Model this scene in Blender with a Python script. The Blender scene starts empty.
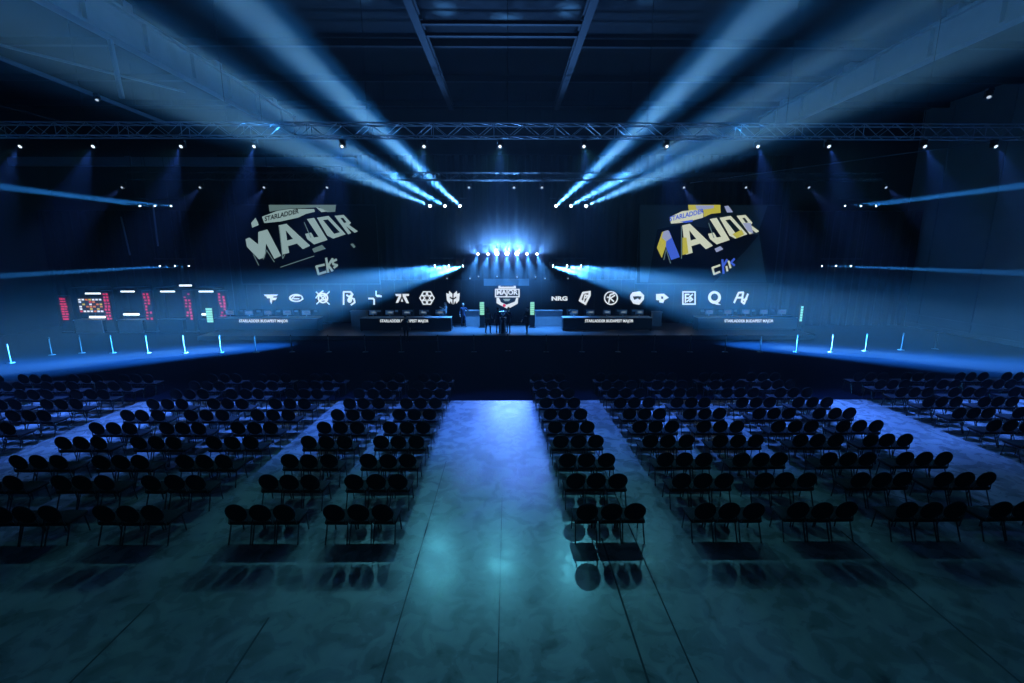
import bpy, bmesh, math, random
from mathutils import Vector, Matrix, Euler
random.seed(7)
PI = math.pi
S = bpy.context.scene
C = S.collection

# ------------------------------------------------------------------ render look
S.view_settings.view_transform = 'Standard'
S.view_settings.look = 'None'
S.view_settings.gamma = 1
S.view_settings.use_curve_mapping = False
S.view_settings.exposure = 0.0
cy = S.cycles
cy.max_bounces = 4; cy.diffuse_bounces = 1; cy.glossy_bounces = 2
cy.volume_bounces = 0; cy.transmission_bounces = 2; cy.transparent_max_bounces = 4
cy.use_denoising = True
cy.use_light_tree = True
cy.sample_clamp_indirect = 3.0
cy.caustics_reflective = False; cy.caustics_refractive = False

# ------------------------------------------------------------------ camera
CH = 5.75
HAZE = .0012
PITCH = math.radians(11.3)
YAW = math.radians(0.5)
cam_d = bpy.data.cameras.new('camera'); cam = bpy.data.objects.new('camera', cam_d); C.objects.link(cam)
cam_d.sensor_width = 36; cam_d.lens = 16.0; cam_d.clip_start = 0.05; cam_d.clip_end = 300
cam.location = (0, 0, CH); cam.rotation_euler = (PI/2 - PITCH, 0, -YAW)
S.camera = cam
ROT = Euler((PI/2 - PITCH, 0, -YAW)).to_matrix()
F = 16.0/36*1024

def ray(px, py):
    return ROT @ Vector(((px-512)/F, -(py-341.5)/F, -1))
def at(px, py, Y):
    """point on the vertical plane y = Y seen at that pixel"""
    d = ray(px, py); return Vector((0, 0, CH)) + d*(Y/d.y)
def proj(p):
    v = ROT.transposed() @ (Vector(p) - Vector((0, 0, CH)))
    if v.z >= -0.01: return None
    return (512 + F*v.x/-v.z, 341.5 - F*v.y/-v.z)

# ------------------------------------------------------------------ materials
def nt(name):
    m = bpy.data.materials.new(name); m.use_nodes = True
    n = m.node_tree.nodes; l = m.node_tree.links
    return m, n, l, n['Principled BSDF']
def mat(name, col, rough=0.6, metal=0.0, var=0.15, scale=6.0, bump=0.0, coat=0.0, spec=0.5):
    m, n, l, b = nt(name)
    tc = n.new('ShaderNodeTexCoord'); ns = n.new('ShaderNodeTexNoise'); ns.inputs['Scale'].default_value = scale
    ns.inputs['Detail'].default_value = 5
    l.new(tc.outputs['Object'], ns.inputs['Vector'])
    mx = n.new('ShaderNodeMix'); mx.data_type = 'RGBA'
    mx.inputs[6].default_value = (*[c*(1-var) for c in col], 1); mx.inputs[7].default_value = (*[min(1, c*(1+var)) for c in col], 1)
    l.new(ns.outputs['Fac'], mx.inputs[0]); l.new(mx.outputs[2], b.inputs['Base Color'])
    b.inputs['Roughness'].default_value = rough; b.inputs['Metallic'].default_value = metal
    b.inputs['Specular IOR Level'].default_value = spec
    if bump:
        bp = n.new('ShaderNodeBump'); bp.inputs['Strength'].default_value = bump; bp.inputs['Distance'].default_value = 0.01
        l.new(ns.outputs['Fac'], bp.inputs['Height']); l.new(bp.outputs[0], b.inputs['Normal'])
    return m
def emi(name, col, strength, base=(0.01, 0.01, 0.012)):
    m, n, l, b = nt(name)
    b.inputs['Base Color'].default_value = (*base, 1); b.inputs['Roughness'].default_value = 0.4
    b.inputs['Emission Color'].default_value = (*col, 1); b.inputs['Emission Strength'].default_value = strength
    m.cycles.emission_sampling = 'NONE'
    return m

M = {}
M['fabric'] = mat('black_fabric', (0.010, 0.010, 0.012), 0.8, var=.3, scale=60, bump=.3, spec=.22)
M['steel'] = mat('dark_steel_tube', (0.10, 0.10, 0.11), 0.3, 0.9, scale=10)
M['black'] = mat('black_casing', (0.010, 0.010, 0.012), 0.55, scale=8)
M['truss'] = mat('aluminium_truss', (0.5, 0.52, 0.54), 0.5, 0.4, scale=5)
M['roof'] = mat('dark_roof_deck', (0.010, 0.011, 0.014), 0.9, scale=1.2)
M['girder'] = mat('painted_steel_girder', (0.17, 0.19, 0.21), 0.7, scale=1.5)
M['purlin'] = mat('purlin_steel', (0.025, 0.028, 0.033), 0.7, scale=2)
M['wall'] = mat('dark_hall_wall', (0.05, 0.05, 0.047), 0.9, scale=.6)
M['panelwall'] = mat('grey_wall_panels', (0.30, 0.33, 0.30), 0.8, scale=.5)
M['darksteel'] = mat('dark_painted_steel', (0.022, 0.024, 0.028), 0.8, scale=2)
M['midgrey'] = mat('mid_grey_fabric', (0.17, 0.18, 0.19), 0.8, scale=4)
M['drape'] = mat('black_drape', (0.006, 0.006, 0.008), 0.95, scale=3)
M['carpet'] = mat('black_carpet', (0.0045, 0.007, 0.013), 0.95, scale=20, bump=.2, spec=.0)
M['deck'] = mat('stage_deck', (0.10, 0.11, 0.13), 0.35, scale=3)
M['deskblack'] = mat('black_desk_laminate', (0.012, 0.013, 0.018), 0.4, scale=4)
M['lightgrey'] = mat('light_grey_laminate', (0.42, 0.43, 0.45), 0.5, scale=4)
M['ledoff'] = mat('dark_led_panel', (0.006, 0.007, 0.010), 0.85, scale=4, spec=.1)
M['skin'] = mat('skin', (0.55, 0.36, 0.28), 0.5, scale=9)
M['hair'] = mat('dark_hair', (0.02, 0.015, 0.012), 0.7, scale=30)
M['postmetal'] = mat('pale_post_metal', (0.09, 0.095, 0.10), 0.45, .2, scale=8)
M['chrome'] = mat('brushed_silver', (0.75, 0.76, 0.78), 0.2, 1.0, scale=8)
for k, c in (('cloth_black', (.012, .012, .016)), ('cloth_navy', (.02, .03, .07)), ('cloth_grey', (.16, .16, .18)), ('cloth_white', (.6, .62, .66)), ('cloth_jeans', (.03, .05, .10))):
    M[k] = mat(k, c, .9, scale=25)
M['white_e'] = emi('white_led_artwork', (0.85, 0.93, 1.0), 0.85)
M['pale_e'] = emi('pale_green_grey_led', (0.40, 0.58, 0.58), 0.6)
M['palegrey_e'] = emi('grey_green_led', (0.22, 0.36, 0.36), 0.45)
M['dim_e'] = emi('dim_teal_led', (0.01, 0.03, 0.04), 0.12)
M['cream_e'] = emi('cream_led', (0.62, 0.66, 0.50), 0.9)
M['yellow_e'] = emi('yellow_led', (0.55, 0.50, 0.06), 0.8)
M['blue_e'] = emi('blue_led', (0.05, 0.12, 0.65), 0.9)
M['lav_e'] = emi('lavender_led', (0.38, 0.44, 0.70), 0.7)
M['green_e'] = emi('mint_green_led', (0.30, 0.85, 0.62), 0.9)
M['red_e'] = emi('red_led', (0.85, 0.03, 0.10), 0.8)
M['tube_e'] = emi('white_tube_light', (0.85, 0.95, 1.0), 1.6)
M['mon_e'] = emi('glowing_monitor_back', (0.30, 0.42, 0.55), 0.5)  # paleness of the monitor backs put in as a glow
M['screen_e'] = emi('monitor_screen', (0.25, 0.45, 0.8), 0.8)
M['lens_hot'] = emi('hot_lamp_lens', (0.7, 0.88, 1.0), 14)
M['lens_small'] = emi('small_lamp_lens', (0.75, 0.88, 1.0), 1.6)
M['lens_dim'] = emi('small_dim_lamp_lens', (0.55, 0.66, 0.8), .9)
M['dark_ink'] = mat('dark_artwork', (0.01, 0.015, 0.02), 0.5)

# concrete floor: polished slab with mottling and worn patches
def concrete():
    m, n, l, b = nt('polished_concrete')
    tc = n.new('ShaderNodeTexCoord')
    def noise(sc, det, dist=0):
        q = n.new('ShaderNodeTexNoise'); q.inputs['Scale'].default_value = sc; q.inputs['Detail'].default_value = det
        q.inputs['Distortion'].default_value = dist; l.new(tc.outputs['Object'], q.inputs['Vector']); return q
    a = noise(.5, 8, .3); c = noise(2.6, 12, .8); d = noise(14, 6)
    r = n.new('ShaderNodeValToRGB'); r.color_ramp.elements[0].position = .36; r.color_ramp.elements[0].color = (.15, .16, .155, 1)
    r.color_ramp.elements[1].position = .64; r.color_ramp.elements[1].color = (.40, .41, .40, 1)
    mx = n.new('ShaderNodeMix'); mx.data_type = 'FLOAT'; mx.inputs[0].default_value = .5
    l.new(a.outputs['Fac'], mx.inputs[2]); l.new(c.outputs['Fac'], mx.inputs[3]); l.new(mx.outputs[0], r.inputs[0])
    sp = n.new('ShaderNodeValToRGB'); sp.color_ramp.elements[0].position = .27; sp.color_ramp.elements[0].color = (.6, .6, .6, 1)
    sp.color_ramp.elements[1].position = .36; sp.color_ramp.elements[1].color = (1, 1, 1, 1)
    l.new(c.outputs['Fac'], sp.inputs[0])
    mu = n.new('ShaderNodeMix'); mu.data_type = 'RGBA'; mu.blend_type = 'MULTIPLY'; mu.inputs[0].default_value = 1
    l.new(r.outputs[0], mu.inputs[6]); l.new(sp.outputs[0], mu.inputs[7]); l.new(mu.outputs[2], b.inputs['Base Color'])
    mr = n.new('ShaderNodeMapRange'); mr.inputs[3].default_value = .17; mr.inputs[4].default_value = .38
    l.new(c.outputs['Fac'], mr.inputs[0]); l.new(mr.outputs[0], b.inputs['Roughness'])
    bp = n.new('ShaderNodeBump'); bp.inputs['Strength'].default_value = .12; bp.inputs['Distance'].default_value = .01
    l.new(d.outputs['Fac'], bp.inputs['Height']); l.new(bp.outputs[0], b.inputs['Normal'])
    return m
M['concrete'] = concrete()
M['joint'] = mat('joint_filler', (0.03, 0.032, 0.035), 0.8, scale=3)

# ------------------------------------------------------------------ mesh helpers
def T(loc=(0, 0, 0), rot=(0, 0, 0)): return Matrix.Translation(loc) @ Euler(rot).to_matrix().to_4x4()
def box(bm, c, s, rot=(0, 0, 0), bevel=0):
    r = bmesh.ops.create_cube(bm, size=1, matrix=T(c, rot) @ Matrix.Diagonal((*s, 1)))
    if bevel:
        es = list({e for v in r['verts'] for e in v.link_edges})
        bmesh.ops.bevel(bm, geom=es, offset=bevel, segments=2, affect='EDGES', profile=.5)
def rod(bm, p, q, r=.02, r2=None, seg=8):
    p, q = Vector(p), Vector(q); d = q-p
    if d.length < 1e-6: return
    mt = Matrix.Translation((p+q)/2) @ d.to_track_quat('Z', 'Y').to_matrix().to_4x4()
    bmesh.ops.create_cone(bm, cap_ends=True, segments=seg, radius1=r, radius2=r if r2 is None else r2, depth=d.length, matrix=mt)
def tube(bm, pts, r, seg=6):
    for a, b in zip(pts, pts[1:]): rod(bm, a, b, r, seg=seg)
    for p in pts[1:-1]: bmesh.ops.create_uvsphere(bm, u_segments=seg, v_segments=4, radius=r*1.02, matrix=Matrix.Translation(p))
def lathe(bm, prof, seg=16, mt=Matrix()):
    rings = []
    for r, z in prof:
        rings.append([bm.verts.new(mt @ Vector((r*math.cos(2*PI*k/seg), r*math.sin(2*PI*k/seg), z))) for k in range(seg)])
    for a, b in zip(rings, rings[1:]):
        for k in range(seg): bm.faces.new((a[k], a[(k+1) % seg], b[(k+1) % seg], b[k]))
    bm.faces.new(rings[0][::-1]); bm.faces.new(rings[-1])
def nb(): return bmesh.new()
def mesh_of(bm, name, m, smooth=False):
    bmesh.ops.recalc_face_normals(bm, faces=bm.faces)
    me = bpy.data.meshes.new(name); bm.to_mesh(me); bm.free()
    for mm in (m if isinstance(m, (list, tuple)) else [m]): me.materials.append(mm)
    if smooth:
        for p in me.polygons: p.use_smooth = True
    return me
def obj(name, bm, m, parent=None, smooth=False, **props):
    me = bm if isinstance(bm, bpy.types.Mesh) else mesh_of(bm, name, m, smooth)
    o = bpy.data.objects.new(name, me); C.objects.link(o)
    if parent: o.parent = parent
    for k, v in props.items(): o[k] = v
    return o
def thing(name, label, cat, loc=(0, 0, 0), rotz=0, group=None):
    o = bpy.data.objects.new(name, None); C.objects.link(o)
    o.empty_display_size = .2
    o.location = loc; o.rotation_euler = (0, 0, rotz); o['label'] = label; o['category'] = cat
    if group: o['group'] = group
    return o
def tag(o, label, cat, group=None):
    o['label'] = label; o['category'] = cat
    if group: o['group'] = group
    return o
def struct(name, bm, m, label, parent=None):
    o = obj(name, bm, m, parent)
    if not parent: o['kind'] = 'structure'; o['label'] = label; o['category'] = name.split('_')[0]
    return o
def dup(root, loc, rotz=0, label=None, group=None):
    r = root.copy(); C.objects.link(r); r.location = loc; r.rotation_euler = (0, 0, rotz)
    if label: r['label'] = label
    if group: r['group'] = group
    for ch in list(root.children):
        c = ch.copy(); C.objects.link(c); c.parent = r
        for g in ch.children:
            d = g.copy(); C.objects.link(d); d.parent = c
    return r
ORD = ['first', 'second', 'third', 'fourth', 'fifth', 'sixth', 'seventh', 'eighth', 'ninth', 'tenth', 'eleventh', 'twelfth', 'thirteenth',
       'fourteenth', 'fifteenth', 'sixteenth', 'seventeenth', 'eighteenth', 'nineteenth', 'twentieth', 'twenty-first', 'twenty-second',
       'twenty-third', 'twenty-fourth', 'twenty-fifth', 'twenty-sixth', 'twenty-seventh', 'twenty-eighth']

# flat artwork: closed loops in (u, v) -> filled mesh with holes, lying in the plane x-z facing -y
def flat(name, loops, m, parent, place, depth=0.004, **props):
    """loops: list of closed 2-D loops; place(u, v) -> Vector (world / parent space)"""
    cu = bpy.data.curves.new('tmp', 'CURVE'); cu.dimensions = '2D'; cu.fill_mode = 'BOTH'
    for lp in loops:
        sp = cu.splines.new('POLY'); sp.points.add(len(lp)-1)
        for p, (u, v) in zip(sp.points, lp): p.co = (u, v, 0, 1)
        sp.use_cyclic_u = True
    o = bpy.data.objects.new('tmp', cu); C.objects.link(o)
    me = bpy.data.meshes.new_from_object(o.evaluated_get(bpy.context.evaluated_depsgraph_get()))
    bpy.data.objects.remove(o); bpy.data.curves.remove(cu)
    for v in me.vertices: v.co = place(v.co.x, v.co.y)
    me.materials.clear(); me.materials.append(m)
    return obj(name, me, m, parent, **props)
def seg_loops(pts, w):
    """a polyline as a list of overlapping quads"""
    out = []
    for (x0, y0), (x1, y1) in zip(pts, pts[1:]):
        d = math.hypot(x1-x0, y1-y0) or 1; nx, ny = -(y1-y0)/d*w/2, (x1-x0)/d*w/2
        ex, ey = (x1-x0)/d*w*.3, (y1-y0)/d*w*.3
        out.append([(x0-ex+nx, y0-ey+ny), (x1+ex+nx, y1+ey+ny), (x1+ex-nx, y1+ey-ny), (x0-ex-nx, y0-ey-ny)])
    return out
def circ(cx, cy_, r, n=20, ry=None):
    ry = ry or r
    return [(cx+r*math.cos(2*PI*k/n), cy_+ry*math.sin(2*PI*k/n)) for k in range(n)]
def polys(name, quads, m, parent, place, **props):
    bm = nb()
    for q in quads: bm.faces.new([bm.verts.new(place(u, v)) for u, v in q])
    return obj(name, bm, m, parent, **props)
def text_mesh(name, s, m, parent, place, box4, bold=.02, **props):
    """string fitted into box (u0, v0, u1, v1), place maps to space"""
    cu = bpy.data.curves.new('t', 'FONT'); cu.body = s; cu.size = 1; cu.offset = bold; cu.resolution_u = 3
    o = bpy.data.objects.new('t', cu); C.objects.link(o)
    me = bpy.data.meshes.new_from_object(o.evaluated_get(bpy.context.evaluated_depsgraph_get()))
    bpy.data.objects.remove(o); bpy.data.curves.remove(cu)
    xs = [v.co.x for v in me.vertices]; ys = [v.co.y for v in me.vertices]
    x0, x1, y0, y1 = min(xs), max(xs), min(ys), max(ys)
    u0, v0, u1, v1 = box4
    for v in me.vertices: v.co = place(u0+(v.co.x-x0)/(x1-x0)*(u1-u0), v0+(v.co.y-y0)/(y1-y0)*(v1-v0))
    me.materials.clear(); me.materials.append(m)
    return obj(name, me, m, parent, **props)

# ------------------------------------------------------------------ setting
EDGE = 17.0
FAR = 36.0
bm = nb(); box(bm, (0, (EDGE-6)/2, -.1), (70, EDGE+6, .2))
struct('floor', bm, M['concrete'], 'polished grey concrete hall floor with long straight joints')
bm = nb(); box(bm, (0, (EDGE+37)/2, -.1+.006), (70, 37-EDGE, .2))
o = struct('floor_carpet', bm, M['carpet'], 'black carpet covering the floor in front of the stage')
# joints in the slab, each a shallow filler strip, as trim
for i, (x, y0, y1, w) in enumerate([(-1.73, -1, 11.8, .022), (-.15, -1, 9.9, .015), (1.9, -1, 8.3, .03), (2.57, -1, 17, .024), (6.95, -1, 8.5, .03), (-3.83, -1, 6.3, .03), (-5.95, -1, 6.6, .03), (10.5, -1, 8, .02), (-9.5, -1, 6.5, .02)]):
    bm = nb(); box(bm, (x, (y0+y1)/2, .0005), (w, y1-y0, .003))
    struct('trim_%d' % (i+1), bm, M['joint'], 'dark straight joint in the concrete floor')
bm = nb(); box(bm, (0, 15.5, 16.15), (70, 43, .3)); struct('ceiling', bm, M['roof'], 'black hall roof deck far above the seats')
bm = nb(); box(bm, (0, FAR+.6, 8), (70, .3, 16)); struct('wall_far', bm, M['wall'], 'dark far wall behind the stage drapes')
bm = nb(); box(bm, (-34.9, 15.5, 8), (.3, 43, 16)); struct('wall_left', bm, M['wall'], 'dark left hall wall')
bm = nb(); box(bm, (31.3, 15.5, 8), (.3, 43, 16)); box(bm, (31.12, 15.5, .9), (.08, 43, .12)); box(bm, (31.1, 15.5, .15), (.1, 43, .3))
for k in range(10): box(bm, (31.12, -2+4*k, 8), (.06, .12, 16))
struct('wall_right', bm, M['panelwall'], 'grey-green panelled right hall wall')

# black drapes (pleated) behind the stage
def drape(x0, x1, z0, z1, label):
    bm = nb(); n = int((x1-x0)*5); a = []; b = []
    for k in range(n+1):
        x = x0+(x1-x0)*k/n; y = 34.9+.08*math.sin(k*1.9)+.04*math.sin(k*.7)
        a.append(bm.verts.new((x, y, z0))); b.append(bm.verts.new((x, y, z1)))
    for k in range(n): bm.faces.new((a[k], a[k+1], b[k+1], b[k]))
    e = thing('stage_drape', label, 'curtain')
    o_ = obj('cloth', bm, M['drape'], e)
    md = o_.modifiers.new('s', 'SOLIDIFY'); md.thickness = .02
    bm = nb(); rod(bm, (x0, 34.9, z1+.03), (x1, 34.9, z1+.03), .035); obj('curtain_rail', bm, M['black'], e)
drape(-34.5, -21, .01, 8.6, 'tall black pleated drape behind the broadcast booths')
drape(-20.9, 20.9, .01, 12.5, 'wide black pleated drape behind the stage screens')  # top raised so the lamp glow behind the stage meets no edge
drape(21, 30.9, .01, 8.6, 'tall black pleated drape beside the grey panelled wall')

# roof steel
def girder(x, label, z0=14.0, z1=15.4, w=.5):
    e = thing('roof_girder', label, 'girder')
    bm = nb(); box(bm, (x, 15, z0+.06), (w, 42, .12)); box(bm, (x, 15, z1-.06), (w, 42, .12)); obj('flange', bm, M['girder'], e)
    bm = nb(); box(bm, (x, 15, (z0+z1)/2), (.10, 42, z1-z0-.2)); obj('web', bm, M['girder'], e)
    for k in range(14):
        bm = nb(); box(bm, (x, -5+3*k, (z0+z1)/2), (w*.9, .06, z1-z0-.24)); obj('stiffener', bm, M['girder'], e)
    for k in range(7):
        bm = nb(); box(bm, (x, -3+6*k, z1+.12), (w*1.1, .5, .3)); obj('bearing_block', bm, M['girder'], e)
girder(-15.75, 'massive blue-lit steel roof girder left of the stage axis')
girder(18.7, 'massive blue-lit steel roof girder right of the stage axis')
for x, s in ((-3.4, 'left'), (2.95, 'right')):
    bm = nb(); box(bm, (x, 12.8, 14.1), (.3, 34, .06)); box(bm, (x, 12.8, 14.25), (.08, 34, .3)); box(bm, (x, 12.8, 14.4), (.3, 34, .06))
    tag(obj('roof_beam', bm, M['darksteel']), 'slim long roof beam above the centre aisle, the %s of two' % s, 'beam')
for k, (y, z, r, nm) in enumerate([(19.4, 14.25, .09, 'nearer'), (20.5, 14.3, .09, 'farther')]):
    bm = nb(); box(bm, (-.2, y, z), (6.2, .16, .12)); tag(obj('cross_bar', bm, M['darksteel']), 'short horizontal bar between the two slim roof beams, the %s one' % nm, 'bar')
for k in range(7):
    bm = nb(); y = 6+4.7*k; box(bm, (-1.8, y, 15.75), (65.4, .14, .3)); box(bm, (-1.8, y, 15.58), (65.4, .22, .04))
    tag(obj('purlin', bm, M['purlin']), 'long dark cross purlin under the roof, %s from the camera' % ORD[k], 'purlin', 'roof purlins')
# diagonal bracing on the left
def brace(a, b, r, label, m='purlin'):
    bm = nb(); rod(bm, at(*a), at(*b), r); tag(obj('roof_brace', bm, M[m]), label, 'bracing')
brace((-20, 40, 17), (185, 92, 24), .05, 'upper thin bracing rod sloping under the roof at upper left', 'girder')
brace((-20, 50, 16), (168, 124, 22), .08, 'lower thicker bracing rod sloping under the roof at upper left', 'girder')
brace((110, 40, 19), (122, 98, 19), .09, 'short upright strut at upper left under the roof', 'girder')
brace((-20, 100, 25), (60, 121, 28), .05, 'bracing rod just above the truss at far left')
brace((690, 183, 30), (1060, 132, 20), .02, 'thin slack cable rising toward the upper right', 'girder')
# cross beam by the far wall
bm = nb(); box(bm, (at(170, 163, 34).x, 34, 11.85), (26, .5, .55)); box(bm, (at(132, 163, 34).x, 33.7, 11.85), (.35, .12, .65))
tag(obj('cross_beam', bm, M['girder']), 'pale horizontal cross beam high above the left drape', 'beam')
bm = nb(); box(bm, (14, 34.4, 11.0), (26, .4, .35)); tag(obj('cross_beam', bm, M['purlin']), 'dark horizontal cross beam high above the right screen', 'beam')
bm = nb(); box(bm, (0, 33.6, 10.6), (36, .1, .1)); tag(obj('cable_tray', bm, M['purlin']), 'thin dark cable tray running across above the stage', 'tray')

# ------------------------------------------------------------------ trusses
def truss(name, label, x0, x1, y, z, s=.52, cell=.66, parent=None, m='truss'):
    e = thing(name, label, 'truss')
    h = s/2
    for dy in (-h, h):
        for dz in (-h, h):
            bm = nb(); rod(bm, (x0, y+dy, z+dz), (x1, y+dy, z+dz), .028); obj('chord', bm, M[m], e)
    bm = nb(); n = int((x1-x0)/cell)
    for k in range(n):
        a = x0+k*cell; b = a+cell
        for dy in (-h, h):
            rod(bm, (a, y+dy, z-h), (b, y+dy, z+h), .014, seg=5) if k % 2 else rod(bm, (a, y+dy, z+h), (b, y+dy, z-h), .014, seg=5)
        for dz in (-h, h): rod(bm, (a, y-h, z+dz), (b, y+h, z+dz), .012, seg=5)
        if k % 4 == 0:
            for dy in (-h, h): rod(bm, (a, y+dy, z-h), (a, y+dy, z+h), .016, seg=5)
    obj('lattice', bm, M[m], e)
    return e
TY, TZ = 21.0, 10.8
t = truss('lighting_truss', 'long aluminium lighting truss spanning the hall above the seats', -27, 27, TY, TZ)
for k in range(9):
    x = -24+6*k; bm = nb(); rod(bm, (x, TY, TZ+.26), (x, TY, 15.99), .012, seg=5); obj('hoist_cable', bm, M['black'], t)
RY, RZ = 28.0, 10.0
t = truss('lighting_truss', 'second darker lighting truss in front of the stage', -22, 22, RY, RZ, s=.4, cell=.6, m='black')
for k in range(7):
    x = -21+7*k; bm = nb(); rod(bm, (x, RY, RZ+.2), (x, RY, 15.99), .012, seg=5); obj('hoist_cable', bm, M['black'], t)

# ------------------------------------------------------------------ light fixtures
def fixture_meshes():
    d = {}
    bm = nb(); box(bm, (0, 0, -.06), (.30, .22, .12), bevel=.02); d['base'] = mesh_of(bm, 'base', M['black'])
    bm = nb(); box(bm, (0, 0, -.14), (.34, .06, .03)); box(bm, (-.165, 0, -.27), (.03, .08, .28)); box(bm, (.165, 0, -.27), (.03, .08, .28)); d['yoke'] = mesh_of(bm, 'yoke', M['black'])
    bm = nb(); lathe(bm, [(.08, -.18), (.12, -.14), (.13, .0), (.14, .14), (.145, .16), (.12, .17)]); d['head'] = mesh_of(bm, 'head', M['black'], True)
    bm = nb(); rod(bm, (0, 0, 0), (0, 0, .008), .115, seg=20); d['lens'] = mesh_of(bm, 'lens', M['lens_hot'])
    bm = nb(); rod(bm, (0, 0, 0), (0, 0, .008), .085, seg=16); d['lens_small'] = mesh_of(bm, 'lens', M['lens_small'])
    bm = nb(); rod(bm, (0, 0, 0), (0, 0, .008), .08, seg=16); d['lens_dim'] = mesh_of(bm, 'lens', M['lens_dim'])
    return d
FX = fixture_meshes()
def spot(pos, aim, power, half, blend, col, soft=.06, name='spot_light', parent=None):
    L = bpy.data.lights.new(name, 'SPOT'); L.energy = power; L.color = col; L.spot_size = math.radians(2*half); L.spot_blend = blend; L.shadow_soft_size = soft
    o = bpy.data.objects.new(name, L); C.objects.link(o)
    o.location = pos; o.rotation_euler = (Vector(aim)-Vector(pos)).to_track_quat('-Z', 'Y').to_euler()
    return o
def fixture(pos, aim, label, lens='lens', scale=1.0, group=None, kind='moving_head_spotlight'):
    """pos = lens centre; the lamp hangs from above"""
    pos = Vector(pos); d = (Vector(aim)-pos).normalized()
    pivot = pos - d*.17*scale
    e = thing(kind, label, 'stage lamp', pivot+Vector((0, 0, .27*scale)), group=group)
    e.scale = (scale,)*3
    for k in ('base', 'yoke'):
        o = obj(k, FX[k], None, e)
    rot = d.to_track_quat('Z', 'Y').to_euler()
    h = obj('head', FX['head'], None, e); h.location = (0, 0, -.27); h.rotation_euler = rot
    l = obj('lens', FX[lens], None, h); l.location = (0, 0, .171)
    # hook clamp
    return e

CYAN = (.035, .32, 1.0); CORE = (.24, .62, 1.0); DEEP = (.02, .16, 1.0)
def hang_bar(x0, x1, y, z, label, drops=(0, 1)):
    e = thing('hanging_bar', label, 'bar')
    bm = nb(); rod(bm, (x0, y, z), (x1, y, z), .03); obj('pipe', bm, M['black'], e)
    for f in drops:
        x = x0+.15+(x1-x0-.3)*f; bm = nb(); rod(bm, (x, y, z), (x, y, 15.99), .010, seg=5); obj('cable', bm, M['black'], e)

# beam groups: (source pixels, source depth, aim pixel+depth, power ...)
SY = 32.0
def beam(px, py, aim, label, P, half, blend=.9, core=0, core_half=1.5, Y=SY, group=None, col=CYAN):
    lens_scale = .8 if core else .4
    p = at(px, py, Y); a = at(*aim) if len(aim) == 3 and isinstance(aim, tuple) else Vector(aim)
    d = (a-p).normalized()
    fixture(p, a, label, 'lens', lens_scale, group)
    spot(p+d*.12, a, P, half, blend, col, .10 if core else .05)
    if core:
        spot(p+d*.12, a, core, core_half, .8, CORE, .08)  # whiter spot added to brighten the middle of the beam
        spot(p+d*.1, p+d, 900, 24, 1.0, (.12, .45, 1.0), .05)  # extra weak spot added for a bloom around the lens
    return p
sides = [('left', lambda x: x), ('right', lambda x: 1016-x)]
for side, fx in sides:
    w = 'left' if side == 'left' else 'right'
    pos = ['innermost', 'middle', 'outermost']
    # high trio throwing up and outwards
    for k, (px, aimp) in enumerate([(460, (250, 12, 19)), (445, (190, 62, 18.7)), (430, (340, 167, 21))]):
        beam(fx(px), 206, (fx(aimp[0]), aimp[1], aimp[2]), 'wide-beam moving head lamp, %s of three on the upper %s inner bar' % (pos[k], w),
             1600000 if k < 2 else 800000, 5.8 if k < 2 else 3.2, 1.0, core=3400000 if k < 2 else 2200000, core_half=3.0 if k < 2 else 2.0, group='upper %s beam lamps' % w)
    a, b = at(fx(424), 200, SY), at(fx(466), 200, SY)
    hang_bar(min(a.x, b.x), max(a.x, b.x), SY, a.z+.10, 'short hanging bar holding the upper %s beam lamps' % w)
    # mid trio throwing down and outwards
    for k, (px, aimp) in enumerate([(463, (200, 346, 26)), (449, (180, 325, 25)), (435, (150, 310, 25))]):
        beam(fx(px), 266, (fx(aimp[0]), aimp[1], aimp[2]), 'wide-beam moving head lamp, %s of three on the lower %s inner bar' % (pos[k], w),
             1200000, 8.5, .9, core=1000000, core_half=4.2, group='lower %s beam lamps' % w)
    a, b = at(fx(430), 260, SY), at(fx(468), 260, SY)
    hang_bar(min(a.x, b.x), max(a.x, b.x), SY, a.z+.12, 'short hanging bar holding the lower %s beam lamps' % w)
    # outer trios with thin beams
    for k, px in enumerate([171, 155, 140]):
        beam(fx(px), 206, (fx(0), 186.5, 22), 'thin-beam moving head lamp, %s of three on the upper %s outer bar' % (pos[k], w),
             1200000, 1.0, .2, group='upper outer %s beam lamps' % w)
    a, b = at(fx(134), 201, SY), at(fx(177), 201, SY)
    hang_bar(min(a.x, b.x), max(a.x, b.x), SY, a.z+.14, 'short hanging bar holding the upper outer %s beam lamps' % w)
    for k, px in enumerate([189, 175, 160]):
        beam(fx(px) if side == 'left' else fx(px)-5, 266, (fx(0), 276 if side == 'left' else 273, 22), 'thin-beam moving head lamp, %s of three on the lower %s outer bar' % (pos[k], w),
             1200000, .9, .2, group='lower outer %s beam lamps' % w)
    a, b = at(fx(154), 261, SY), at(fx(195), 261, SY)
    hang_bar(min(a.x, b.x), max(a.x, b.x), SY, a.z+.14, 'short hanging bar holding the lower outer %s beam lamps' % w)

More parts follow.
